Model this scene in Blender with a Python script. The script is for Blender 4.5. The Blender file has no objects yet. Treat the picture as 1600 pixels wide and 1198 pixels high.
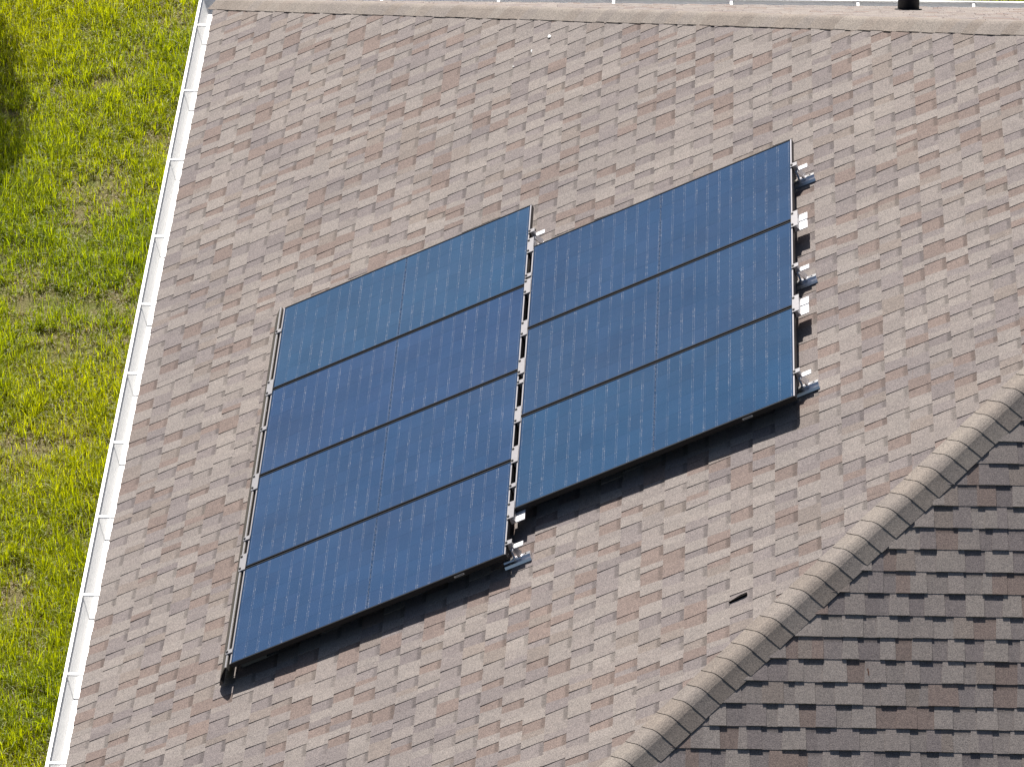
import bpy, math, random
import numpy as np
from mathutils import Vector, Matrix

# ------------------------------------------------------------------ camera, sky, sun, exposure
scene = bpy.context.scene
F_PX, W_PX, H_PX = 8079.73, 1600.0, 1198.0          # focal length in photograph pixels
CAM = np.array([3.84087, -35.47918, 18.08628])
YAW, TILT, ROLL = -0.044587, 0.544447, -0.009141

def camera_axes():
    fw = np.array([math.sin(YAW)*math.cos(TILT), math.cos(YAW)*math.cos(TILT), -math.sin(TILT)])
    r = np.array([math.cos(YAW), -math.sin(YAW), 0.0]); up = np.cross(r, fw)
    return (math.cos(ROLL)*r + math.sin(ROLL)*up, -math.sin(ROLL)*r + math.cos(ROLL)*up, fw)
CR, CU, CF = camera_axes()
cam_data = bpy.data.cameras.new('camera')
cam = bpy.data.objects.new('camera', cam_data)
scene.collection.objects.link(cam)
cam.matrix_world = Matrix(((CR[0], CU[0], -CF[0], CAM[0]), (CR[1], CU[1], -CF[1], CAM[1]),
                           (CR[2], CU[2], -CF[2], CAM[2]), (0, 0, 0, 1)))
cam_data.sensor_width = 36.0; cam_data.sensor_fit = 'HORIZONTAL'
cam_data.lens = F_PX / W_PX * 36.0
cam_data.clip_start = 1.0; cam_data.clip_end = 1500.0
scene.camera = cam

SUN_EL, SUN_AZ = math.radians(39.0), math.radians(-9.0)      # azimuth from +Y towards +X
world = bpy.data.worlds.new('World'); scene.world = world; world.use_nodes = True
wn = world.node_tree.nodes; wl = world.node_tree.links
sky = wn.new('ShaderNodeTexSky'); sky.sky_type = 'NISHITA'; sky.sun_disc = False
sky.sun_elevation = SUN_EL; sky.sun_rotation = SUN_AZ % (2*math.pi)
sky.air_density = 0.9; sky.dust_density = 1.8; sky.ozone_density = 1.0
wl.new(sky.outputs[0], wn['Background'].inputs[0]); wn['Background'].inputs[1].default_value = 0.05
sun_data = bpy.data.lights.new('sun', 'SUN'); sun_data.energy = 5.0; sun_data.angle = math.radians(0.53)
sun_data.color = (1.0, 0.953, 0.90)
sun = bpy.data.objects.new('sun', sun_data); scene.collection.objects.link(sun)
sdir = Vector((math.cos(SUN_EL)*math.sin(SUN_AZ), math.cos(SUN_EL)*math.cos(SUN_AZ), math.sin(SUN_EL)))
sun.rotation_euler = sdir.to_track_quat('Z', 'Y').to_euler()
sun.location = (0, 20, 30)
scene.view_settings.view_transform = 'Standard'; scene.view_settings.look = 'None'
scene.view_settings.gamma = 1.0; scene.view_settings.use_curve_mapping = False
scene.view_settings.exposure = 0.50

# ------------------------------------------------------------------ measurements
PITCH = 0.457078; CP, SP = math.cos(PITCH), math.sin(PITCH)
EXPO = 0.1429            # shingle exposure
L = 15.80; HOUSE_X = 20.0
GROUND = -2.8
MW = Matrix(((0, CP, -SP, 0), (-1, 0, 0, 0), (0, SP, CP, 0), (0, 0, 0, 1)))            # west slope: u south, v up slope, h out
MS = Matrix(((1, 0, 0, 0), (0, CP, -SP, -L), (0, SP, CP, 0), (0, 0, 0, 1)))            # south slope: u east
MN = Matrix(((-1, 0, 0, 0), (0, -CP, SP, 0), (0, SP, CP, 0), (0, 0, 0, 1)))            # north slope: u = -east
PL, PS, PGAP, PH = 1.8524, 1.0445, 0.0141, 0.1263    # panel length, width, seam, top above roof
U0, V0 = 5.744, 1.1687                               # lower column
U1, V1 = 6.329, 3.0511                               # upper column
rnd = random.Random(7); rng = np.random.default_rng(11)
col = scene.collection

def project(p):
    d = np.asarray(p, float) - CAM; z = d @ CF
    return W_PX/2 + F_PX*(d @ CR)/z, H_PX/2 - F_PX*(d @ CU)/z

# ------------------------------------------------------------------ materials
def new_mat(name):
    m = bpy.data.materials.new(name); m.use_nodes = True
    nt = m.node_tree; b = nt.nodes['Principled BSDF']
    return m, nt, b
def nd(nt, t, **kw):
    n = nt.nodes.new(t)
    for k, v in kw.items(): setattr(n, k, v)
    return n
def math_node(nt, op, a, b=None, c=None):
    n = nd(nt, 'ShaderNodeMath', operation=op)
    for i, v in enumerate((a, b, c)):
        if v is None: continue
        if isinstance(v, (int, float)): n.inputs[i].default_value = v
        else: nt.links.new(v, n.inputs[i])
    return n.outputs[0]
def mix_col(nt, fac, a, b, mode='MIX'):
    n = nd(nt, 'ShaderNodeMix', data_type='RGBA', blend_type=mode)
    for s, v in ((n.inputs[0], fac), (n.inputs[6], a), (n.inputs[7], b)):
        if isinstance(v, (int, float)): s.default_value = v
        elif isinstance(v, tuple): s.default_value = (*v, 1.0) if len(v) == 3 else v
        else: nt.links.new(v, s)
    return n.outputs[2]
def noise(nt, scale, detail=2.0, rough=0.5, coords=None):
    n = nd(nt, 'ShaderNodeTexNoise'); n.inputs['Scale'].default_value = scale
    n.inputs['Detail'].default_value = detail; n.inputs['Roughness'].default_value = rough
    if coords is not None: nt.links.new(coords, n.inputs['Vector'])
    return n
def ramp(nt, fac, stops):
    r = nd(nt, 'ShaderNodeValToRGB'); e = r.color_ramp.elements
    while len(e) < len(stops): e.new(0.5)
    for el, (p, c) in zip(e, stops):
        el.position = p; el.color = (*c, 1.0) if len(c) == 3 else c
    nt.links.new(fac, r.inputs[0]); return r.outputs[0]

def shingle_material():
    m, nt, b = new_mat('asphalt shingle granules')
    at = nd(nt, 'ShaderNodeAttribute', attribute_name='granule')
    geo = nd(nt, 'ShaderNodeNewGeometry')
    n1 = noise(nt, 170, 2, 0.75, geo.outputs['Position'])       # single granules
    n2 = noise(nt, 45, 3, 0.6, geo.outputs['Position'])         # clumps of granules
    n3 = noise(nt, 1.1, 4, 0.6, geo.outputs['Position'])        # weathering
    f1 = ramp(nt, n1.outputs[0], [(0.28, (0.46, 0.46, 0.47)), (0.5, (1, 1, 1)), (0.74, (1.62, 1.60, 1.54))])
    f2 = ramp(nt, n2.outputs[0], [(0.3, (0.88, 0.88, 0.89)), (0.7, (1.12, 1.11, 1.10))])
    f3 = ramp(nt, n3.outputs[0], [(0.3, (0.91, 0.91, 0.92)), (0.7, (1.08, 1.07, 1.05))])
    c = mix_col(nt, 1.0, at.outputs['Color'], f1, 'MULTIPLY')
    c = mix_col(nt, 1.0, c, f2, 'MULTIPLY'); c = mix_col(nt, 1.0, c, f3, 'MULTIPLY')
    nt.links.new(c, b.inputs['Base Color'])
    b.inputs['Roughness'].default_value = 0.92; b.inputs['Specular IOR Level'].default_value = 0.25
    bp = nd(nt, 'ShaderNodeBump'); bp.inputs['Strength'].default_value = 0.35; bp.inputs['Distance'].default_value = 0.004
    nt.links.new(n1.outputs[0], bp.inputs['Height']); nt.links.new(bp.outputs[0], b.inputs['Normal'])
    return m
def plain(name, color, rough=0.5, metal=0.0, spec=0.5, var=0.0, scale=30):
    m, nt, b = new_mat(name)
    b.inputs['Roughness'].default_value = rough; b.inputs['Metallic'].default_value = metal
    b.inputs['Specular IOR Level'].default_value = spec
    geo = nd(nt, 'ShaderNodeNewGeometry'); n = noise(nt, scale, 4, 0.6, geo.outputs['Position'])
    lo = tuple(x*(1-var) for x in color); hi = tuple(min(1, x*(1+var)) for x in color)
    nt.links.new(ramp(nt, n.outputs[0], [(0.3, lo), (0.7, hi)]), b.inputs['Base Color'])
    return m
M_SHINGLE = shingle_material()
M_DECK = plain('roof felt', (0.06, 0.055, 0.05), 0.95, 0, 0.2, 0.2)
M_GUTTER = plain('white painted aluminium', (0.84, 0.84, 0.83), 0.35, 0, 0.5, 0.03, 12)
M_WALL = plain('pale stucco', (0.62, 0.58, 0.50), 0.9, 0, 0.3, 0.06, 40)
M_FRAME = plain('black anodised frame', (0.010, 0.010, 0.012), 0.45, 0, 0.35, 0.05, 60)
M_EDGE = plain('frame edge with painted reflection', (0.34, 0.33, 0.35), 0.45, 0.7, 0.5, 0.05, 60)  # sky reflection on the black frame's short lips, put into the colour
M_EDGE2 = plain('dark frame edge', (0.022, 0.022, 0.025), 0.5, 0.0, 0.12, 0.05, 60)
M_MILL = plain('mill finish aluminium', (0.40, 0.39, 0.40), 0.40, 0.6, 0.5, 0.08, 70)
M_FOOT = plain('polished aluminium foot', (0.80, 0.80, 0.82), 0.30, 1.0, 0.5, 0.06, 70)
M_TAB = plain('bright aluminium flange', (0.86, 0.86, 0.87), 0.5, 0.25, 0.5, 0.03, 70)
M_SKIRT = plain('bronze anodised skirt', (0.13, 0.12, 0.11), 0.5, 0.5, 0.5, 0.08, 20)
M_BLACK = plain('black steel', (0.012, 0.012, 0.014), 0.55, 0, 0.4, 0.1, 80)
M_PIPE = plain('black vent pipe', (0.014, 0.015, 0.02), 0.6, 0, 0.35, 0.15, 30)
M_PAPER = plain('printed label', (0.62, 0.60, 0.58), 0.6, 0, 0.4, 0.03, 50)
M_INK = plain('label ink', (0.12, 0.12, 0.13), 0.7, 0, 0.3, 0.03, 50)
M_LEAF = plain('dry dark leaf', (0.009, 0.008, 0.008), 0.9, 0, 0.05, 0.4, 90)
M_TWIG = plain('rusty twig', (0.16, 0.06, 0.03), 0.8, 0, 0.3, 0.3, 200)
M_GUANO = plain('white dropping', (0.80, 0.80, 0.78), 0.8, 0, 0.3, 0.06, 120)

def laminate_material():
    m, nt, b = new_mat('black backsheet under glass')
    geo = nd(nt, 'ShaderNodeNewGeometry'); n = noise(nt, 20, 2, 0.5, geo.outputs['Position'])
    nt.links.new(ramp(nt, n.outputs[0], [(0.3, (0.018, 0.047, 0.106)), (0.7, (0.022, 0.054, 0.118))]), b.inputs['Base Color'])
    b.inputs['Roughness'].default_value = 0.5; b.inputs['Specular IOR Level'].default_value = 0.0
    b.inputs['Coat Weight'].default_value = 1.0; b.inputs['Coat Roughness'].default_value = 0.06; b.inputs['Coat IOR'].default_value = 1.16
    return m
M_LAM = laminate_material()

def cell_material():
    m, nt, b = new_mat('blue half-cut solar cell under glass')
    uvn = nd(nt, 'ShaderNodeUVMap', uv_map='cell'); sep = nd(nt, 'ShaderNodeSeparateXYZ')
    nt.links.new(uvn.outputs[0], sep.inputs[0]); x, y = sep.outputs[0], sep.outputs[1]
    oi = nd(nt, 'ShaderNodeObjectInfo'); geo = nd(nt, 'ShaderNodeNewGeometry')
    # twelve round wires per cell and their solder pads at both cell ends
    w = math_node(nt, 'ABSOLUTE', math_node(nt, 'SUBTRACT', math_node(nt, 'FRACT', math_node(nt, 'MULTIPLY', y, 12.0)), 0.5))
    wire = math_node(nt, 'LESS_THAN', w, 0.055)
    pad = math_node(nt, 'LESS_THAN', w, 0.15)
    ex = math_node(nt, 'ABSOLUTE', math_node(nt, 'SUBTRACT', x, 0.5))
    endz = math_node(nt, 'MULTIPLY', math_node(nt, 'GREATER_THAN', ex, 0.405), math_node(nt, 'LESS_THAN', ex, 0.475))
    pad = math_node(nt, 'MULTIPLY', pad, endz)
    big = noise(nt, 1.7, 3, 0.55, geo.outputs['Position'])
    glint = noise(nt, 60, 1, 0.5, geo.outputs['Position'])
    lvl = noise(nt, 5.0, 2, 0.6, geo.outputs['Position'])
    base = mix_col(nt, 1.0, oi.outputs['Color'], ramp(nt, big.outputs[0], [(0.3, (0.86, 0.88, 0.9)), (0.7, (1.15, 1.12, 1.1))]), 'MULTIPLY')
    # fine vertical fingers
    fing = math_node(nt, 'ABSOLUTE', math_node(nt, 'SUBTRACT', math_node(nt, 'FRACT', math_node(nt, 'MULTIPLY', x, 60.0)), 0.5))
    c = mix_col(nt, math_node(nt, 'MULTIPLY', wire, 0.38), base, (0.16, 0.24, 0.38))
    padcol = ramp(nt, glint.outputs[0], [(0.35, (0.14, 0.20, 0.30)), (0.58, (0.36, 0.38, 0.44)), (0.72, (0.8, 0.78, 0.76))])
    pf = math_node(nt, 'MULTIPLY', pad, ramp(nt, lvl.outputs[0], [(0.35, (0.15,)*3), (0.65, (0.75,)*3)]))
    c = mix_col(nt, pf, c, padcol)
    dust = noise(nt, 0.9, 5, 0.65, geo.outputs['Position'])           # thin uneven dust film on the glass
    c = mix_col(nt, ramp(nt, dust.outputs[0], [(0.35, (0.0,)*3), (0.75, (0.045,)*3)]), c, (0.30, 0.29, 0.27))
    nt.links.new(c, b.inputs['Base Color'])
    b.inputs['Roughness'].default_value = 0.45; b.inputs['Specular IOR Level'].default_value = 0.0
    b.inputs['Coat Weight'].default_value = 1.0; b.inputs['Coat Roughness'].default_value = 0.06; b.inputs['Coat IOR'].default_value = 1.16
    return m
M_CELL = cell_material()

def grass_material():
    m, nt, b = new_mat('grass blade')
    at = nd(nt, 'ShaderNodeAttribute', attribute_name='tint')
    out = nt.nodes['Material Output']
    nt.links.new(at.outputs['Color'], b.inputs['Base Color'])
    b.inputs['Roughness'].default_value = 0.5; b.inputs['Specular IOR Level'].default_value = 0.35
    tr = nd(nt, 'ShaderNodeBsdfTranslucent')
    nt.links.new(mix_col(nt, 1.0, at.outputs['Color'], (2.0, 1.9, 0.4), 'MULTIPLY'), tr.inputs[0])
    mx = nd(nt, 'ShaderNodeMixShader'); mx.inputs[0].default_value = 0.5
    nt.links.new(b.outputs[0], mx.inputs[1]); nt.links.new(tr.outputs[0], mx.inputs[2])
    nt.links.new(mx.outputs[0], out.inputs[0])
    return m
M_GRASS = grass_material()
def ground_material():
    m, nt, b = new_mat('lawn soil and thatch')
    geo = nd(nt, 'ShaderNodeNewGeometry')
    a = noise(nt, 2.2, 5, 0.65, geo.outputs['Position']); c2 = noise(nt, 55, 4, 0.7, geo.outputs['Position'])
    soil = ramp(nt, c2.outputs[0], [(0.3, (0.09, 0.07, 0.035)), (0.52, (0.24, 0.19, 0.105)), (0.72, (0.42, 0.35, 0.23))])
    green = ramp(nt, c2.outputs[0], [(0.3, (0.05, 0.07, 0.008)), (0.55, (0.13, 0.16, 0.016)), (0.75, (0.22, 0.24, 0.03))])
    nt.links.new(mix_col(nt, ramp(nt, a.outputs[0], [(0.42, (0.25,)*3), (0.62, (0.85,)*3)]), soil, green), b.inputs['Base Color'])
    b.inputs['Roughness'].default_value = 0.95; b.inputs['Specular IOR Level'].default_value = 0.15
    bp = nd(nt, 'ShaderNodeBump'); bp.inputs['Strength'].default_value = 0.6; bp.inputs['Distance'].default_value = 0.02
    nt.links.new(c2.outputs[0], bp.inputs['Height']); nt.links.new(bp.outputs[0], b.inputs['Normal'])
    return m
M_GROUND = ground_material()

# ------------------------------------------------------------------ helpers
def mesh_obj(name, verts, faces, mat, parent=None, matrix=None, colors=None, attr='granule', smooth=False):
    me = bpy.data.meshes.new(name)
    me.from_pydata([tuple(map(float, v)) for v in verts], [], [tuple(map(int, f)) for f in faces])
    if colors is not None:
        a = me.attributes.new(attr, 'FLOAT_COLOR', 'POINT')
        a.data.foreach_set('color', np.asarray(colors, np.float32).ravel())
    for mm in (mat if isinstance(mat, (list, tuple)) else [mat]): me.materials.append(mm)
    if smooth: me.polygons.foreach_set('use_smooth', [True]*len(me.polygons))
    me.update()
    o = bpy.data.objects.new(name, me); col.objects.link(o)
    if parent is not None: o.parent = parent
    if matrix is not None: o.matrix_local = matrix
    return o
def empty(name, matrix=None, **props):
    o = bpy.data.objects.new(name, None); o.empty_display_size = 0.1; col.objects.link(o)
    if matrix is not None: o.matrix_world = matrix
    for k, v in props.items(): o[k] = v
    return o
class MB:
    def __init__(self): self.v, self.f = [], []
    def add(self, vs, fs):
        n = len(self.v); self.v += [tuple(map(float, q)) for q in vs]; self.f += [tuple(i+n for i in q) for q in fs]; return self
    def box(self, x0, x1, y0, y1, z0, z1):
        return self.add([(x0,y0,z0),(x1,y0,z0),(x1,y1,z0),(x0,y1,z0),(x0,y0,z1),(x1,y0,z1),(x1,y1,z1),(x0,y1,z1)],
                        [(3,2,1,0),(4,5,6,7),(0,1,5,4),(1,2,6,5),(2,3,7,6),(3,0,4,7)])
    def bevel_box(self, x0, x1, y0, y1, z0, z1, c):
        self.add([(x0,y0,z0),(x1,y0,z0),(x1,y1,z0),(x0,y1,z0),(x0,y0,z1-c),(x1,y0,z1-c),(x1,y1,z1-c),(x0,y1,z1-c),
                  (x0+c,y0+c,z1),(x1-c,y0+c,z1),(x1-c,y1-c,z1),(x0+c,y1-c,z1)],
                 [(3,2,1,0),(0,1,5,4),(1,2,6,5),(2,3,7,6),(3,0,4,7),(4,5,9,8),(5,6,10,9),(6,7,11,10),(7,4,8,11),(8,9,10,11)])
        return self
    def prism_u(self, prof, u0, u1):                 # closed (v,h) outline extruded along u
        n = len(prof); vs = [(u0, a, b) for a, b in prof] + [(u1, a, b) for a, b in prof]
        area = sum(prof[i][0]*prof[(i+1)%n][1]-prof[(i+1)%n][0]*prof[i][1] for i in range(n))
        fs = [(i, (i+1)%n, n+(i+1)%n, n+i) for i in range(n)] + [tuple(range(n))[::-1], tuple(range(n, 2*n))]
        if area < 0: fs = [q[::-1] for q in fs]
        return self.add(vs, fs)
    def prism_v(self, prof, v0, v1):                 # closed (u,h) outline extruded along v
        n = len(prof); vs = [(a, v0, b) for a, b in prof] + [(a, v1, b) for a, b in prof]
        area = sum(prof[i][0]*prof[(i+1)%n][1]-prof[(i+1)%n][0]*prof[i][1] for i in range(n))
        fs = [(i, (i+1)%n, n+(i+1)%n, n+i) for i in range(n)] + [tuple(range(n))[::-1], tuple(range(n, 2*n))]
        if area > 0: fs = [q[::-1] for q in fs]
        return self.add(vs, fs)
    def cyl(self, cx, cy, z0, z1, r, n=16, r1=None):
        r1 = r if r1 is None else r1
        vs = [(cx+r*math.cos(2*math.pi*i/n), cy+r*math.sin(2*math.pi*i/n), z0) for i in range(n)] + \
             [(cx+r1*math.cos(2*math.pi*i/n), cy+r1*math.sin(2*math.pi*i/n), z1) for i in range(n)]
        return self.add(vs, [(i, (i+1)%n, n+(i+1)%n, n+i) for i in range(n)] + [tuple(range(n))[::-1], tuple(range(n, 2*n))])
    def build(self, name, mat, parent=None, matrix=None, smooth=False):
        return mesh_obj(name, self.v, self.f, mat, parent, matrix, smooth=smooth)

# ------------------------------------------------------------------ ground
g = mesh_obj('ground', [(-300, -300, GROUND), (300, -300, GROUND), (300, 300, GROUND), (-300, 300, GROUND)], [(0, 1, 2, 3)], M_GROUND)
g['kind'] = 'structure'; g['label'] = 'patchy lawn soil beside the house'

# ------------------------------------------------------------------ house: walls, roof decks
house = empty('house', Matrix.Translation((HOUSE_X/2, -L/2, GROUND)), category='house',
              label='house with a brown-grey shingled hip roof and white gutters')
HI = house.matrix_world.inverted()
def to_house(m=None): return HI @ (m if m is not None else Matrix.Identity(4))
AP = L/2; ZR = AP*SP/CP; D0 = -0.004
mb = MB()
mb.box(0.5, HOUSE_X-0.5, -L+0.5, -0.5, GROUND-0.02, -0.17)
mb.build('wall', M_WALL, house, to_house())
mb = MB()                                            # soffit and fascia round the eaves
for x0, x1, y0, y1 in ((0.02, 0.5, -L+0.02, -0.02), (HOUSE_X-0.5, HOUSE_X-0.02, -L+0.02, -0.02), (0.5, HOUSE_X-0.5, -0.5, -0.02), (0.5, HOUSE_X-0.5, -L+0.02, -L+0.5)):
    mb.box(x0, x1, y0, y1, -0.185, -0.172)
mb.build('soffit', M_GUTTER, house, to_house())
mb = MB()
for x0, x1, y0, y1 in ((0.02, 0.045, -L+0.02, -0.02), (HOUSE_X-0.045, HOUSE_X-0.02, -L+0.02, -0.02), (0.045, HOUSE_X-0.045, -0.045, -0.02), (0.045, HOUSE_X-0.045, -L+0.02, -L+0.045)):
    mb.box(x0, x1, y0, y1, -0.171, -0.012)
mb.build('fascia', M_GUTTER, house, to_house())
def deck(name, pts, n):
    off = Vector(n)*D0
    vs = [Vector(q)+off for q in pts]; lo = [q - Vector(n)*0.012 for q in vs]
    k = len(vs); fs = [tuple(range(k)), tuple(range(k, 2*k))[::-1]] + [(i, k+i, k+(i+1)%k, (i+1)%k) for i in range(k)]
    o = mesh_obj(name, vs+lo, fs, M_DECK, house, to_house()); return o
nW, nS, nN, nE = (-SP, 0, CP), (0, -SP, CP), (0, SP, CP), (SP, 0, CP)
A, B, C, D = (0, 0, 0), (0, -L, 0), (HOUSE_X, -L, 0), (HOUSE_X, 0, 0)
R1, R2 = (AP, -AP, ZR), (HOUSE_X-AP, -AP, ZR)
deck_w = deck('roof_slope', (A, B, R1), nW); deck_w['label'] = 'large shingled slope carrying the solar panels'
deck_s = deck('roof_slope', (B, C, R2, R1), nS); deck_s['label'] = 'shaded shingled slope beyond the lower hip'
deck_n = deck('roof_slope', (D, A, R1, R2), nN); deck_n['label'] = 'thin sunlit slope behind the upper hip'
deck_e = deck('roof_slope', (C, D, R2), nE)

# ------------------------------------------------------------------ shingles
PAL = [((0.345, 0.307, 0.285), 0), ((0.322, 0.284, 0.266), 0), ((0.285, 0.250, 0.243), 0), ((0.276, 0.216, 0.193), 0),
       ((0.262, 0.228, 0.224), 0), ((0.303, 0.258, 0.232), 0)]
# raised tabs lean towards the pale blends, the recessed ones between them towards brown and mauve
PW = {True: np.cumsum([0.37, 0.27, 0.12, 0.11, 0.04, 0.09]), False: np.cumsum([0.13, 0.21, 0.24, 0.26, 0.09, 0.07])}
def shingle_colour(r, tooth):
    w = PW[tooth]; c = PAL[int(np.searchsorted(w, r.random()*w[-1]))][0]; k = 0.94 + 0.12*r.random()
    return tuple(SHINGLE_GAIN*x*k for x in c)
SHINGLE_GAIN = 0.835
STEP, TOOTH = 0.0032, 0.0037
def make_pieces(seed, k0, k1, off, ulo, uhi, STEP=STEP, TOOTH=TOOTH):
    """every visible shingle tab of one slope as (verts, faces, colours) in slope coordinates"""
    r = random.Random(seed); out = []
    for k in range(k0, k1):
        va = k*EXPO + off; vb = va + EXPO
        lo, hi = ulo(va), uhi(va)
        if hi - lo < 0.05: continue
        wob = [r.uniform(-0.0015, 0.0015) for _ in range(4)]
        line = lambda u: va + wob[0]*math.sin(u*1.3+wob[1]*900) + wob[2]*math.sin(u*3.7+wob[3]*900)
        u = lo - r.uniform(0, 0.3); tooth = r.random() < 0.5
        while u < hi:
            if tooth: w = r.choice((r.uniform(0.085, 0.120), r.uniform(0.10, 0.15), r.uniform(0.12, 0.18)))
            else: w = r.choice((r.uniform(0.060, 0.10), r.uniform(0.08, 0.12), r.uniform(0.10, 0.14)))
            segs = [u, u+w] if (w < 0.12 or r.random() < 0.40) else [u, u+w*r.uniform(0.38, 0.62), u+w]
            sl, sr = (r.uniform(-0.001, 0.010), r.uniform(-0.001, 0.010)) if tooth else (-0.014, -0.014)
            for i in range(len(segs)-1):
                a0, b0 = segs[i], segs[i+1]
                first, last = i == 0, i == len(segs)-2
                a1 = a0 + (sl if first else 0); b1 = b0 - (sr if last else 0)
                if not tooth:
                    a0 -= 0.014 if first else 0; b0 += 0.014 if last else 0
                l0, r0, l1, r1 = ulo(va), uhi(va), ulo(vb), uhi(vb)
                a0, b0 = max(a0, l0), min(b0, r0)
                if b0 - a0 < 0.012: continue
                a1, b1 = min(max(a1, l1), r1), max(min(b1, r1), l1)
                if b1 - a1 < 0.001:                     # corner cut off by a hip
                    if a1 >= r1 - 1e-6: a1, b1 = r1 - 0.001, r1
                    else: a1, b1 = l1, l1 + 0.001
                dv = r.uniform(-0.0012, 0.0012)
                h0, h1 = (STEP+TOOTH+r.uniform(-0.0006, 0.0008), 0.0021) if tooth else (STEP+r.uniform(-0.0003, 0.0003), 0.0003)
                c = shingle_colour(r, tooth)
                vs, cs = [], []
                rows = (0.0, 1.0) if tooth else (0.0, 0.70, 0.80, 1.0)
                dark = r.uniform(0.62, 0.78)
                for t in rows:
                    ua, ub = a0+(a1-a0)*t, b0+(b1-b0)*t
                    vv = (line(a0)+dv)*(1-t) + (vb+0.008)*t, (line(b0)+dv)*(1-t) + (vb+0.008)*t
                    h = h0+(h1-h0)*t
                    vs += [(ua, vv[0], h), (ub, vv[1], h)]
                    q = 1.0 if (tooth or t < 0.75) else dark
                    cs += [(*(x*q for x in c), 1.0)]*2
                n = len(rows); fs = [(2*j, 2*j+1, 2*j+3, 2*j+2) for j in range(n-1)]
                m0 = len(vs)                                      # side skirts down to the felt
                ring = [2*j for j in range(n)][::-1] + [1+2*j for j in range(n)]   # left side up->down, butt, right side
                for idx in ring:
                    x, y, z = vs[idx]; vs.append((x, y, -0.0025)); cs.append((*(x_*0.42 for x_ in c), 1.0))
                cut = []
                for j in range(len(ring)-1):
                    fs.append((ring[j], m0+j, m0+j+1, ring[j+1]))
                out.append((vs, fs, cs, tooth))
            u += w; tooth = not tooth
    return out
COSP = CP
pieces = {
 'w': make_pieces(101, 0, 62, 0.0, lambda v: v*COSP+0.02, lambda v: L-v*COSP-0.02),
 's': make_pieces(202, 8, 62, 0.2922*EXPO, lambda v: v*COSP+0.02, lambda v: 11.0, 0.0046, 0.0052),
 'n': make_pieces(303, 0, 62, 0.0, lambda v: -11.0, lambda v: -v*COSP-0.02)}
# the first row of the south slope below those courses stays bare felt outside the picture
frames = {'w': (MW, deck_w), 's': (MS, deck_s), 'n': (MN, deck_n)}
cand = []
panel_zone = lambda u, v: (U0-0.02 < u+0.25 and u < U0+4.4 and V0-0.1 < v < V1) or (U1 < u+0.25 and u < U1+3.4 and V1-0.05 < v < V1+PL+0.05)
for key in ('w', 's'):
    M = np.array(frames[key][0])
    for i, (vs, fs, cs, tooth) in enumerate(pieces[key]):
        q = np.array(vs[:2] + vs[2:4]); q = q @ M[:3, :3].T + M[:3, 3]
        p = [project(x) for x in q]
        xs = [a for a, _ in p]; ys = [b for _, b in p]
        if min(xs) < 4 or max(xs) > 1596 or min(ys) < 4 or max(ys) > 1194: continue
        uc, vc = vs[0][0], vs[0][1]
        if key == 'w' and panel_zone(uc, vc): continue
        if key == 's' and vs[0][0] < vs[0][1]*COSP + 0.2: continue
        if key == 'w' and L - vs[1][0] < vs[1][1]*COSP + 0.2: continue
        o = (0, 1, 3, 2)
        ar = abs(sum(xs[o[j]]*ys[o[(j+1)%4]]-xs[o[(j+1)%4]]*ys[o[j]] for j in range(4)))/2
        cand.append((ar, key, i))
cand.sort(reverse=True)
single = set((k, i) for _, k, i in cand[:300])
for key, (M, parent) in frames.items():
    V, Fc, Cc = [], [], []
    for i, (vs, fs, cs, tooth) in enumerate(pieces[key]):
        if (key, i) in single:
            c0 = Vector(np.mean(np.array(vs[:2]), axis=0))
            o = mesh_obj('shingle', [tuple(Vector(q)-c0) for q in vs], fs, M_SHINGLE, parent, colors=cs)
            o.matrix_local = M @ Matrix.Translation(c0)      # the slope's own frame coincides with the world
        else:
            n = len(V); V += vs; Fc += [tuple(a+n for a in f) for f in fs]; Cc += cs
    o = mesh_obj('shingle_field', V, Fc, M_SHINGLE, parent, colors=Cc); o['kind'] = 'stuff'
    o.matrix_local = M

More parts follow.
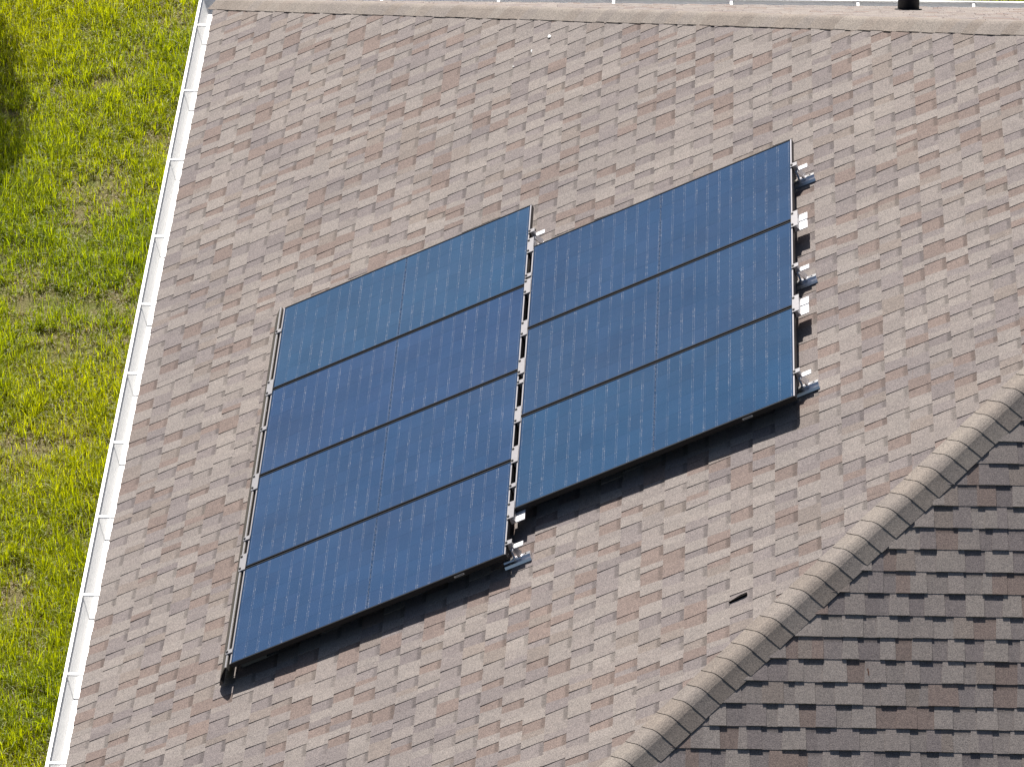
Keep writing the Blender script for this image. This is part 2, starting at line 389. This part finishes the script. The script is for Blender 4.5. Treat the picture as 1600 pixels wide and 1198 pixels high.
# ------------------------------------------------------------------ hip caps
def hip_caps(origin, direction, eA, nA, eB, nB, smax, seed, wa, wb, top):
    r = random.Random(seed); d = Vector(direction).normalized(); s = 0.05; step = 0.1207
    eA, eB, nA, nB = map(Vector, (eA, eB, nA, nB)); O = Vector(origin); up = (nA+nB).normalized()
    
    while s < smax:
        ln = step + 0.025
        base = r.choice(((0.318, 0.276, 0.242), (0.335, 0.296, 0.262), (0.295, 0.254, 0.222), (0.310, 0.274, 0.248)))
        k = r.uniform(0.94, 1.06); c = tuple(x*k*0.88 for x in base)
        ja, jb = r.uniform(-0.004, 0.004), r.uniform(-0.004, 0.004); sk = r.uniform(-0.004, 0.004)
        vs, cs = [], []
        for lvl in (1, 0):
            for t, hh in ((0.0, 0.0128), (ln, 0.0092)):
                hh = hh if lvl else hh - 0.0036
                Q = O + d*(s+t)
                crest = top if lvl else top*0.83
                def side(e, nn, w, q): return e*q + nn*(hh + crest*max(0.0, 1-q/w)**2 - 0.003*(q/w)**3)
                A_ = [side(eA, nA, wa+ja, q) for q in (wa+ja, 0.105, 0.080, 0.056, 0.036)]
                B_ = [side(eB, nB, wb+jb, q) for q in (0.036, 0.056, 0.080, 0.105, wb+jb)]
                p0, p2 = A_[-1], B_[0]; p1 = up*(hh + crest*0.62)
                pts = A_ + [p0*(1-x)**2 + p1*2*x*(1-x) + p2*x*x for x in (0.25, 0.5, 0.75)] + B_
                for j, q in enumerate(pts):
                    vs.append(tuple(Q + q + d*sk*(j/len(pts)-0.5)))
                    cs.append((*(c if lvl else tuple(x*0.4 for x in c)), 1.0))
        n = len(pts); a0, a1, b0, b1 = 0, n, 2*n, 3*n
        fs = []
        for j in range(n-1):
            fs.append((a0+j, a0+j+1, a1+j+1, a1+j)); fs.append((b0+j, b1+j, b1+j+1, b0+j+1))
            fs.append((a0+j, b0+j, b0+j+1, a0+j+1)); fs.append((a1+j, a1+j+1, b1+j+1, b1+j))
        fs.append((a0, a1, b1, b0)); fs.append((a0+n-1, b0+n-1, b1+n-1, a1+n-1))
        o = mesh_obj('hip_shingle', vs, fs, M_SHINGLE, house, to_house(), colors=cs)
        # butt faces keep dark edge colour, tops stay light
        s += step + r.uniform(-0.003, 0.003)
hipS = Vector((1, 1, SP/CP)).normalized(); hipN = Vector((1, -1, SP/CP)).normalized()
def away(hd, n, ref):
    e = Vector(n).cross(hd).normalized(); return e if e.dot(Vector(ref)) > 0 else -e
eWs = away(hipS, nW, (-1, 1, 0)); eSs = away(hipS, nS, (1, -1, 0))
eWn = away(hipN, nW, (-1, -1, 0)); eNn = away(hipN, nN, (1, 1, 0))
hip_caps((0, -L, 0), hipS, eWs, nW, eSs, nS, AP*math.sqrt(2+(SP/CP)**2), 5, 0.145, 0.1400, 0.012)
hip_caps((0, 0, 0), hipN, eWn, nW, eNn, nN, AP*math.sqrt(2+(SP/CP)**2), 6, 0.1375, 0.1375, 0.004)

# ------------------------------------------------------------------ gutters (outward distance, height)
GP = [(-0.018, -0.008), (-0.018, -0.118), (0.058, -0.118), (0.064, -0.110), (0.075, -0.091), (0.087, -0.068), (0.099, -0.045),
      (0.113, -0.030), (0.1265, -0.021), (0.1285, -0.008), (0.1265, -0.004), (0.1090, -0.004), (0.1075, -0.008)]
def shell(profile, th):
    n = len(profile); inner = []
    for i in range(n):
        p0, p1 = profile[max(0, i-1)], profile[min(n-1, i+1)]
        dx, dz = p1[0]-p0[0], p1[1]-p0[1]; q = math.hypot(dx, dz)
        inner.append((profile[i][0]-dz/q*th, profile[i][1]+dx/q*th))
    return profile + inner[::-1]
GS = shell(GP, 0.0014)
def sweep(name, place0, place1, parts):
    n = len(GS); vs = [place0(d, z) for d, z in GS] + [place1(d, z) for d, z in GS]
    fs = [(i, (i+1)%n, n+(i+1)%n, n+i) for i in range(n)] + [tuple(range(n))[::-1], tuple(range(n, 2*n))]
    return mesh_obj(name, vs, fs, M_GUTTER, house, to_house())
gut_w = sweep('gutter', lambda d, z: (-d, -L-d, z), lambda d, z: (-d, d, z), None)
gut_w['label'] = 'long white gutter beside the lawn'
gut_n = sweep('gutter', lambda d, z: (-d, d, z), lambda d, z: (HOUSE_X+d, d, z), None)
def strap(parent, M):
    m = MB(); m.box(-0.010, 0.010, -0.016, 0.1085, -0.0155, -0.0125)
    m.box(-0.010, 0.010, 0.1085, 0.1245, -0.0125, -0.0058)
    m.box(-0.010, -0.0075, -0.016, 0.1085, -0.024, -0.0155)
    o = m.build('gutter_strap', M_GUTTER, parent); o.matrix_local = M
for y in (-0.40, -1.466, -2.537, -3.665, -4.62, -5.548, -6.436, -7.35, -8.265, -9.155, -10.103, -11.0, -11.9, -12.8, -13.7, -14.7):
    strap(gut_w, Matrix(((0, -1, 0, 0), (1, 0, 0, y), (0, 0, 1, 0), (0, 0, 0, 1))))
for x in (0.38, 1.277, 2.178, 3.064, 3.968, 4.941, 5.827, 6.72, 7.62, 8.5, 9.4):
    strap(gut_n, Matrix(((1, 0, 0, x), (0, 1, 0, 0), (0, 0, 1, 0), (0, 0, 0, 1))))

# ------------------------------------------------------------------ vent pipe on the far slope
px_, py_ = 5.262, -1.52; pz_ = -py_*SP/CP
m = MB(); m.cyl(0, 0, -0.10, 0.24, 0.079, 28); m.cyl(0, 0, 0.24, 0.262, 0.090, 28)
vp = m.build('vent_pipe', M_PIPE, house, to_house(Matrix.Translation((px_, py_, pz_))))
vp['label'] = 'black vent pipe standing on the far slope'
m = MB(); m.cyl(0, 0, 0.004, 0.014, 0.105, 28, 0.098)
o = m.build('flange', M_PIPE, vp); o.matrix_local = Matrix(((-1, 0, 0, 0), (0, -CP, SP, 0), (0, SP, CP, 0), (0, 0, 0, 1)))

# ------------------------------------------------------------------ solar panels
TH, LIP = 0.032, 0.0112
def frame_mesh():
    m = MB()                                           # four mitred rails with a rounded top edge and inner drop
    outer = [(0, 0), (PS, 0), (PS, PL), (0, PL)]
    def loop(ins, z): return [(ins, ins, z), (PS-ins, ins, z), (PS-ins, PL-ins, z), (ins, PL-ins, z)]
    rings = [loop(0, -TH), loop(0, -0.0016), loop(0.0014, 0), loop(LIP-0.001, 0), loop(LIP, -0.0012), loop(LIP, -0.006), loop(LIP, -0.006), loop(0.0022, -0.0065), loop(0.0022, -TH+0.002), loop(0.028, -TH+0.002), loop(0.028, -TH)]
    rings.pop(6)
    vs = [q for r_ in rings for q in r_]; fs = []
    k = len(rings)
    for a in range(k):
        b = (a+1) % k
        for j in range(4):
            fs.append((a*4+j, a*4+(j+1)%4, b*4+(j+1)%4, b*4+j))
    m.add(vs, fs); return m
FM = frame_mesh()
frame_me = None
cell_u = (PS-2*LIP-0.012)/6; cell_v = (PL-2*LIP-0.014-0.009)/22
cm = bpy.data.meshes.new('cell')
cu, cv = cell_u-0.0008, cell_v-0.0010
cm.from_pydata([(0, 0, 0), (cu, 0, 0), (cu, cv, 0), (0, cv, 0), (0, 0, 0.0005), (cu, 0, 0.0005), (cu, cv, 0.0005), (0, cv, 0.0005)], [],
               [(4, 5, 6, 7), (0, 1, 5, 4), (1, 2, 6, 5), (2, 3, 7, 6), (3, 0, 4, 7)])
uvl = cm.uv_layers.new(name='cell')
for lp in cm.loops:
    x, y, _ = cm.vertices[lp.vertex_index].co; uvl.data[lp.index].uv = (y/cv, x/cu)
cm.materials.append(M_CELL); cm.update()
panel_specs = []
ORD = ['uppermost', 'second', 'third', 'lowest']
lab = ['top panel of the four-panel column nearest the gutter', 'second panel from the top in the column of four', 'third panel from the top in the column of four',
       'bottom panel of the four-panel column, nearest the lower roof edge', 'top panel of the three-panel column farther from the gutter', 'middle panel of the column of three',
       'bottom panel of the three-panel column, above the wide shadow']
tints = [(0.038, 0.108, 0.225), (0.038, 0.092, 0.215), (0.036, 0.092, 0.210), (0.034, 0.088, 0.205), (0.036, 0.092, 0.205), (0.034, 0.090, 0.200), (0.030, 0.094, 0.205)]
TINT_GAIN = 0.74
for i in range(4): panel_specs.append((U0+i*(PS+PGAP), V0))
for i in range(3): panel_specs.append((U1+i*(PS+PGAP), V1))
labelled = {3: (0.812, 'wide'), 6: (0.812, 'wide')}
for i, (u, v) in enumerate(panel_specs):
    p = empty('solar_panel', MW @ Matrix.Translation((u, v, PH)), label='blue solar panel, ' + lab[i], category='solar panel', group='solar panels on the roof')
    if frame_me is None:
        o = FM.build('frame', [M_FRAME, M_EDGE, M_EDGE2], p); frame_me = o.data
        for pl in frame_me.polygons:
            if pl.index // 4 == 2: pl.material_index = 1 if pl.index % 2 == 0 else 2  # short top lips carry the painted reflection, long ones stay dark
    else:
        o = bpy.data.objects.new('frame', frame_me); col.objects.link(o); o.parent = p
    m = MB(); m.box(LIP-0.004, PS-LIP+0.004, LIP-0.004, PL-LIP+0.004, -0.0058, -0.0030)
    lamo = m.build('laminate', M_LAM, p)
    for a in range(6):
        for b in range(22):
            c = bpy.data.objects.new('cell', cm); col.objects.link(c); c.parent = lamo
            c.location = (LIP+0.006+a*cell_u+0.0008, LIP+0.007+b*cell_v+0.0006+(0.009 if b >= 11 else 0), -0.0030)
            k = TINT_GAIN*rnd.uniform(0.95, 1.05); t = tints[i]
            c.color = (t[0]*k*rnd.uniform(0.95, 1.05), t[1]*k, t[2]*k, 1.0)
    # interconnect ribbons bridging the centre gap
    m = MB()
    yc = LIP+0.007+11*cell_v
    for a in range(6):
        for j in range(12):
            if (j*5+a*7+i) % 4 == 0: continue
            x = LIP+0.006+a*cell_u+cell_u*(j+0.5)/12
            m.box(x-0.0010, x+0.0010, yc+0.001, yc+0.005+0.003*((j+a) % 3)/2, -0.0030, -0.0026)
    m.build('ribbon', M_MILL, lamo)
    if i in labelled:
        vc = labelled[i][0]*PL; s = MB()
        s.box(PS+0.0002, PS+0.0010, vc, vc+0.066, -0.023, -0.011)
        st = s.build('sticker', M_PAPER, p)
        s = MB(); s.box(PS+0.0010, PS+0.0014, vc+0.008, vc+0.058, -0.0192, -0.0145); s.build('barcode', M_INK, st)

# ------------------------------------------------------------------ mounting rack: skirt, clamps, splices, feet
rack = empty('mounting_rack', MW @ Matrix.Translation((U0+2.1, V1, 0.0)), category='rack',
             label='aluminium clamps, feet and skirt holding the solar panels above the shingles')
RI = Matrix.Translation((-(U0+2.1), -V1, 0.0))
def part(mb_, name, mat, parent=None, smooth=False): return mb_.build(name, mat, parent or rack, RI if parent is None else Matrix.Identity(4), smooth)
SE = U0+4*PS+3*PGAP
sk = [(V0-0.0157, PH), (V0-0.0300, PH+0.001), (V0-0.038, PH-0.005), (V0-0.070, PH-0.034), (V0-0.098, PH-0.066), (V0-0.118, PH-0.098),
      (V0-0.110, PH-0.103), (V0-0.086, PH-0.094), (V0-0.094, PH-0.066), (V0-0.067, PH-0.037), (V0-0.038, PH-0.010), (V0-0.030, PH-0.004), (V0-0.0185, PH-0.004), (V0-0.0185, PH-0.030), (V0-0.0157, PH-0.030)]
m = MB(); m.prism_u(sk, U0-0.022, SE+0.018); part(m, 'skirt', M_SKIRT)['label'] = 'long bronze skirt along the lower panel edge'
m = MB(); m.box(U0-0.0215, SE+0.0175, V0-0.0290, V0-0.0205, PH+0.0012, PH+0.0026); part(m, 'skirt_lip', M_MILL)
def bolt(parent, u, v, z):
    m = MB(); m.cyl(u, v, z, z+0.005, 0.0080, 10); m.build('bolt', M_BLACK, parent)
def clamp(u, v, ln, tab, kind):
    """v = centre of the gap beyond the lower panel edge; tab = flange length up slope"""
    name = 'splice' if ln > 0.1 else 'clamp'
    a, b = u-ln/2, u+ln/2; m = MB()
    m.bevel_box(a, b, v-0.022, v+0.024, PH+0.0034, PH+0.0075, 0.0012)
    body = part(m, name, M_MILL)
    m = MB(); m.prism_u([(v-0.004, PH+0.003), (v+0.008, PH+0.003), (v+0.020, 0.100), (v+0.020, 0.088), (v-0.010, 0.088), (v-0.010, 0.100)], a+0.002, b-0.002)
    m.build('web', M_MILL, body)
    if tab:
        m = MB()
        if ln > 0.1 and kind == 'top':
            m.box(a, a+ln*0.40, v+0.0205, v+tab, 0.088, 0.0935); m.box(a+ln*0.56, b, v+0.0205, v+tab, 0.088, 0.0935)
            m.box(a+ln*0.40, a+ln*0.56, v+0.0205, v+tab-0.004, 0.084, 0.0885)
        else:
            m.box(a, b, v+0.0205, v+tab, 0.088, 0.0935)
        m.build('flange', M_TAB, body)
    for q in ((a+0.026, b-0.026) if ln > 0.1 else (u,)): bolt(body, q, v-0.011, PH+0.0075)
    return body
vL = V0-0.013; vM = 0.5*(V0+PL+V1); vT = V1+PL+0.013
for u in (6.048, 7.279, 8.575, 9.826): clamp(u, vL, 0.045, 0, 'low')
for u in (6.769, 7.920, 8.848): clamp(u, vL, 0.185, 0, 'low')
m_lo = []
for u in (6.119, 6.700, 8.023, 9.227, 9.854):
    clamp(u, vM, 0.045, 0.078 if u in (6.119, 9.854) else 0, 'mid')
for u in (6.312, 6.842, 7.369, 7.835, 8.414, 8.874, 9.500): clamp(u, vM, 0.185, 0.078 if u > 9.4 else 0, 'mid')
for u in (6.693, 7.974, 9.225): clamp(u, vT, 0.045, 0.078, 'top')
for u in (7.392, 8.434): clamp(u, vT, 0.190, 0.072, 'top')
def foot(u, v, M_FOOT=M_FOOT):
    m = MB()                                             # rounded aluminium base bar running up slope
    prof = [(u-0.034, 0.008), (u-0.034, 0.024), (u-0.026, 0.036), (u+0.006, 0.040), (u+0.012, 0.031), (u+0.030, 0.024), (u+0.038, 0.008)]
    m.prism_v(prof, v-0.075, v+0.098)
    base = part(m, 'foot', M_FOOT)
    for dv in (0.030, 0.070):
        h = MB(); h.cyl(u-0.010, v+dv, 0.0375, 0.0402, 0.0060, 10); h.build('hole', M_BLACK, base)
    m = MB()                                             # slanted bracket rising to the clamp
    m.prism_u([(v+0.036, 0.034), (v+0.040, 0.034), (v+0.012, 0.099), (v+0.006, 0.099)], u-0.060, u+0.012)
    m.prism_v([(u-0.060, 0.034), (u-0.056, 0.099), (u-0.028, 0.099), (u+0.012, 0.040), (u+0.012, 0.034)], v-0.006, v+0.006)
    m.build('bracket', M_FOOT, base)
    h = MB(); h.cyl(u-0.012, v+0.026, 0.036, 0.050, 0.010, 6); h.build('nut', M_FOOT, base)
for u in (6.693, 7.974, 9.225): foot(u+0.045, vT)
foot(9.854+0.045, vM); foot(6.119+0.05, vM)
# hidden feet under the seams carry the rest of the array; dark skirt colour stands in for their shade
for u in (6.048, 7.279, 8.575, 9.780): foot(u+0.03, vL+0.10, M_SKIRT)
for u in (6.750, 8.023, 9.227): foot(u+0.03, vM+0.02, M_SKIRT)

# ------------------------------------------------------------------ small things lying on the roof
pts = [(-0.055, -0.012, 0.0085, 0.006), (-0.030, -0.006, 0.009, 0.011), (-0.010, -0.002, 0.010, 0.017), (0.015, 0.004, 0.010, 0.022), (0.040, 0.006, 0.010, 0.022), (0.056, 0.010, 0.009, 0.019)]
vs, fs = [], []
for a, du, z, w in pts:
    for s in (-1, -0.3, 0.4, 1): vs.append((-du + s*w*0.45, a, z + 0.002*(s*s) + 0.001))
for i in range(len(pts)-1):
    for j in range(3): fs.append((4*i+j, 4*i+j+1, 4*i+5+j, 4*i+4+j))
n = len(vs); vs += [(x, y, 0.0005) for x, y, z in vs]; fs += [tuple(n+q for q in f[::-1]) for f in fs]
rim = [0, 1, 2, 3] + [4*i+3 for i in range(1, len(pts))] + [4*(len(pts)-1)+2, 4*(len(pts)-1)+1] + [4*i for i in range(len(pts)-1, 0, -1)]
fs += [(rim[i], rim[i]+n, rim[(i+1) % len(rim)]+n, rim[(i+1) % len(rim)]) for i in range(len(rim))]
lf = mesh_obj('curled_leaf', vs, fs, M_LEAF, None, MW @ Matrix.Translation((11.205, 4.482, 0.001)))
lf['label'] = 'dark curled leaf lying on the shingles above the lower hip'; lf['category'] = 'leaf'
m = MB(); m.cyl(0, 0, -0.022, 0.022, 0.0032, 7, 0.002)
tw = m.build('twig', M_TWIG, None, MS @ Matrix.Translation((4.739, 4.392, 0.0095)) @ Matrix.Rotation(0.15, 4, 'Z') @ Matrix.Rotation(math.pi/2, 4, 'X'))
tw['label'] = 'tiny rusty twig on the shaded shingles at lower right'; tw['category'] = 'twig'
for j, (u, v, su, sv, txt) in enumerate(((3.111, 2.991, 0.028, 0.014, 'largest white bird dropping near the upper hip'),
                                    (3.225, 2.857, 0.032, 0.006, 'narrow white bird dropping on a shingle edge below the upper hip'),
                                    (3.347, 2.718, 0.012, 0.006, 'smallest white bird dropping below the upper hip'))):
    n = 11; vs = []
    for z, f in ((0.0078, 1.0), (0.0105, 0.75)):
        for i in range(n):
            a = 2*math.pi*i/n; q = f*rnd.uniform(0.65, 1.15); vs.append((su*q*math.cos(a)+0.3*sv*q*math.sin(a), sv*q*math.sin(a), z))
    fs = [(i, (i+1) % n, n+(i+1) % n, n+i) for i in range(n)] + [tuple(range(n, 2*n))]
    o = mesh_obj('bird_dropping', vs, fs, M_GUANO, None, MW @ Matrix.Translation((u, v, 0.0)))
    o['label'] = txt; o['category'] = 'bird dropping'; o['group'] = 'bird droppings on the shingles'

# ------------------------------------------------------------------ lawn blades
def value_noise(x, y, scale, seed):
    r = np.random.default_rng(seed); t = r.random((64, 64)); gx, gy = x*scale, y*scale
    ix, iy = np.floor(gx).astype(int), np.floor(gy).astype(int); fx, fy = gx-ix, gy-iy
    fx, fy = fx*fx*(3-2*fx), fy*fy*(3-2*fy)
    g_ = lambda a, b: t[a % 64, b % 64]
    return (g_(ix, iy)*(1-fx)+g_(ix+1, iy)*fx)*(1-fy)+(g_(ix, iy+1)*(1-fx)+g_(ix+1, iy+1)*fx)*fy
def blades(n_cl, x0, x1, y0, y1, seed, litter=False):
    r = np.random.default_rng(seed)
    cx, cy = r.uniform(x0, x1, n_cl), r.uniform(y0, y1, n_cl)
    dens = 0.6*value_noise(cx, cy, 1.5, 1)+0.4*value_noise(cx, cy, 4.3, 2)
    keep = r.random(n_cl) < np.clip((dens-0.12)*3.4, 0.28, 1.0); cx, cy, dens = cx[keep], cy[keep], dens[keep]
    per = r.integers(5, 10, cx.size); idx = np.repeat(np.arange(cx.size), per); n = idx.size
    bx = cx[idx]+r.normal(0, 0.022, n); by = cy[idx]+r.normal(0, 0.022, n)
    az = r.uniform(0, 2*np.pi, n)
    vig = np.clip(0.55+0.9*(dens[idx]-0.3), 0.45, 1.15)
    ln = r.gamma(9, 0.0135, n)*vig+0.03; wd = r.uniform(0.0042, 0.0078, n); lean = np.clip(r.normal(0.60, 0.33, n), 0.05, 1.3)
    dry = r.random(n) < (0.11+0.20*np.clip(0.65-dens[idx], 0, 1))
    lean = np.where(dry, np.clip(lean+0.7, 0, 1.5), lean); ln = np.where(dry, ln*0.8, ln)
    if litter:                                        # short dead stems and clippings lying on the soil
        dry = r.random(n) < 0.72; lean = r.uniform(0.9, 1.35, n); ln = r.uniform(0.025, 0.075, n); wd = r.uniform(0.003, 0.007, n)
    dx, dy = np.cos(az), np.sin(az); sx, sy = -np.sin(az+r.normal(0, 0.5, n)), np.cos(az+r.normal(0, 0.5, n))
    V = np.zeros((n, 7, 3)); rows = ((0.0, 0.75), (0.38, 1.0), (0.72, 0.75))
    for k, (t, w) in enumerate(rows):
        th = lean*(0.35+0.9*t); hx = ln*t*np.sin(th); hz = ln*t*np.cos(th)
        for s in (0, 1):
            sg = (-1, 1)[s]*0.5
            V[:, 2*k+s, 0] = bx+dx*hx+sx*wd*w*sg; V[:, 2*k+s, 1] = by+dy*hx+sy*wd*w*sg; V[:, 2*k+s, 2] = GROUND+hz
    th = lean*1.25; V[:, 6, 0] = bx+dx*ln*np.sin(th); V[:, 6, 1] = by+dy*ln*np.sin(th); V[:, 6, 2] = GROUND+np.maximum(ln*np.cos(th), 0.006)
    hue = np.clip(0.55*value_noise(bx, by, 0.9, 3)+0.45*r.random(n), 0, 1)[:, None]
    cA, cB = np.array([0.180, 0.262, 0.014]), np.array([0.410, 0.425, 0.010])
    c = cA*(1-hue)+cB*hue; c = c*r.uniform(0.75, 1.25, n)[:, None]
    straw = np.array([0.34, 0.27, 0.15])*r.uniform(0.6, 1.3, n)[:, None]
    c = np.where(dry[:, None], straw, c)
    C = np.ones((n, 7, 4)); C[:, :, :3] = c[:, None, :]
    return V.reshape(-1, 3), C.reshape(-1, 4), n
sets = [blades(36000, -3.7, 0.15, -7.8, 7.2, 21), blades(5500, 0.15, 9.0, 4.6, 8.2, 22), blades(13000, -3.7, 0.15, -7.8, 7.2, 23, True)]
V = np.concatenate([s_[0] for s_ in sets]); Cc = np.concatenate([s_[1] for s_ in sets]); n = sum(s_[2] for s_ in sets)
base = (np.arange(n)*7)[:, None]
quads = np.concatenate([base+np.array([[0, 1, 3, 2]]), base+np.array([[2, 3, 5, 4]])], 1).reshape(-1, 4)
tris = base+np.array([[4, 5, 6]])
me = bpy.data.meshes.new('grass'); me.vertices.add(len(V)); me.vertices.foreach_set('co', V.astype(np.float32).ravel())
loops = np.concatenate([quads.ravel(), tris.ravel()]); me.loops.add(len(loops)); me.loops.foreach_set('vertex_index', loops.astype(np.int32))
starts = np.concatenate([np.arange(len(quads))*4, len(quads)*4+np.arange(len(tris))*3]); me.polygons.add(len(starts))
me.polygons.foreach_set('loop_start', starts.astype(np.int32))
a = me.attributes.new('tint', 'FLOAT_COLOR', 'POINT'); a.data.foreach_set('color', Cc.astype(np.float32).ravel())
me.materials.append(M_GRASS); me.update(calc_edges=True); me.validate()
go = bpy.data.objects.new('grass', me); col.objects.link(go)
go['kind'] = 'stuff'; go['label'] = 'patchy yellow-green lawn grass with bare spots beside the gutter'; go['category'] = 'grass'

# ------------------------------------------------------------------ young tree beyond the picture whose shade reaches the lawn
tree = empty('young_tree', Matrix.Translation((-3.06, 6.85, GROUND)), label='young tree on the lawn past the far left corner', category='tree')
r = np.random.default_rng(31); n = 3200
ph = r.uniform(0, 2*np.pi, n); zz = r.uniform(1.5, 4.1, n)
rr = 0.52*np.sqrt(r.random(n))*np.sqrt(np.clip(1-((zz-2.8)/1.35)**2, 0.05, 1))
c0 = np.stack([rr*np.cos(ph), rr*np.sin(ph), zz], 1); vs, fs = [], []
for i in range(n):
    a = r.normal(size=3); a /= np.linalg.norm(a); b = np.cross(a, r.normal(size=3)); b /= np.linalg.norm(b)
    k = len(vs); ll, ww = r.uniform(0.06, 0.11), r.uniform(0.02, 0.035)
    vs += [c0[i], c0[i]+a*ll*0.5+b*ww, c0[i]+a*ll, c0[i]+a*ll*0.5-b*ww]; fs.append((k, k+1, k+2, k+3))
mesh_obj('crown', vs, fs, M_GRASS, tree, colors=[(0.05, 0.09, 0.012, 1)]*len(vs), attr='tint')
m = MB(); m.cyl(0, 0, 0, 3.2, 0.045, 9, 0.012)
m.build('trunk', M_TWIG, tree)
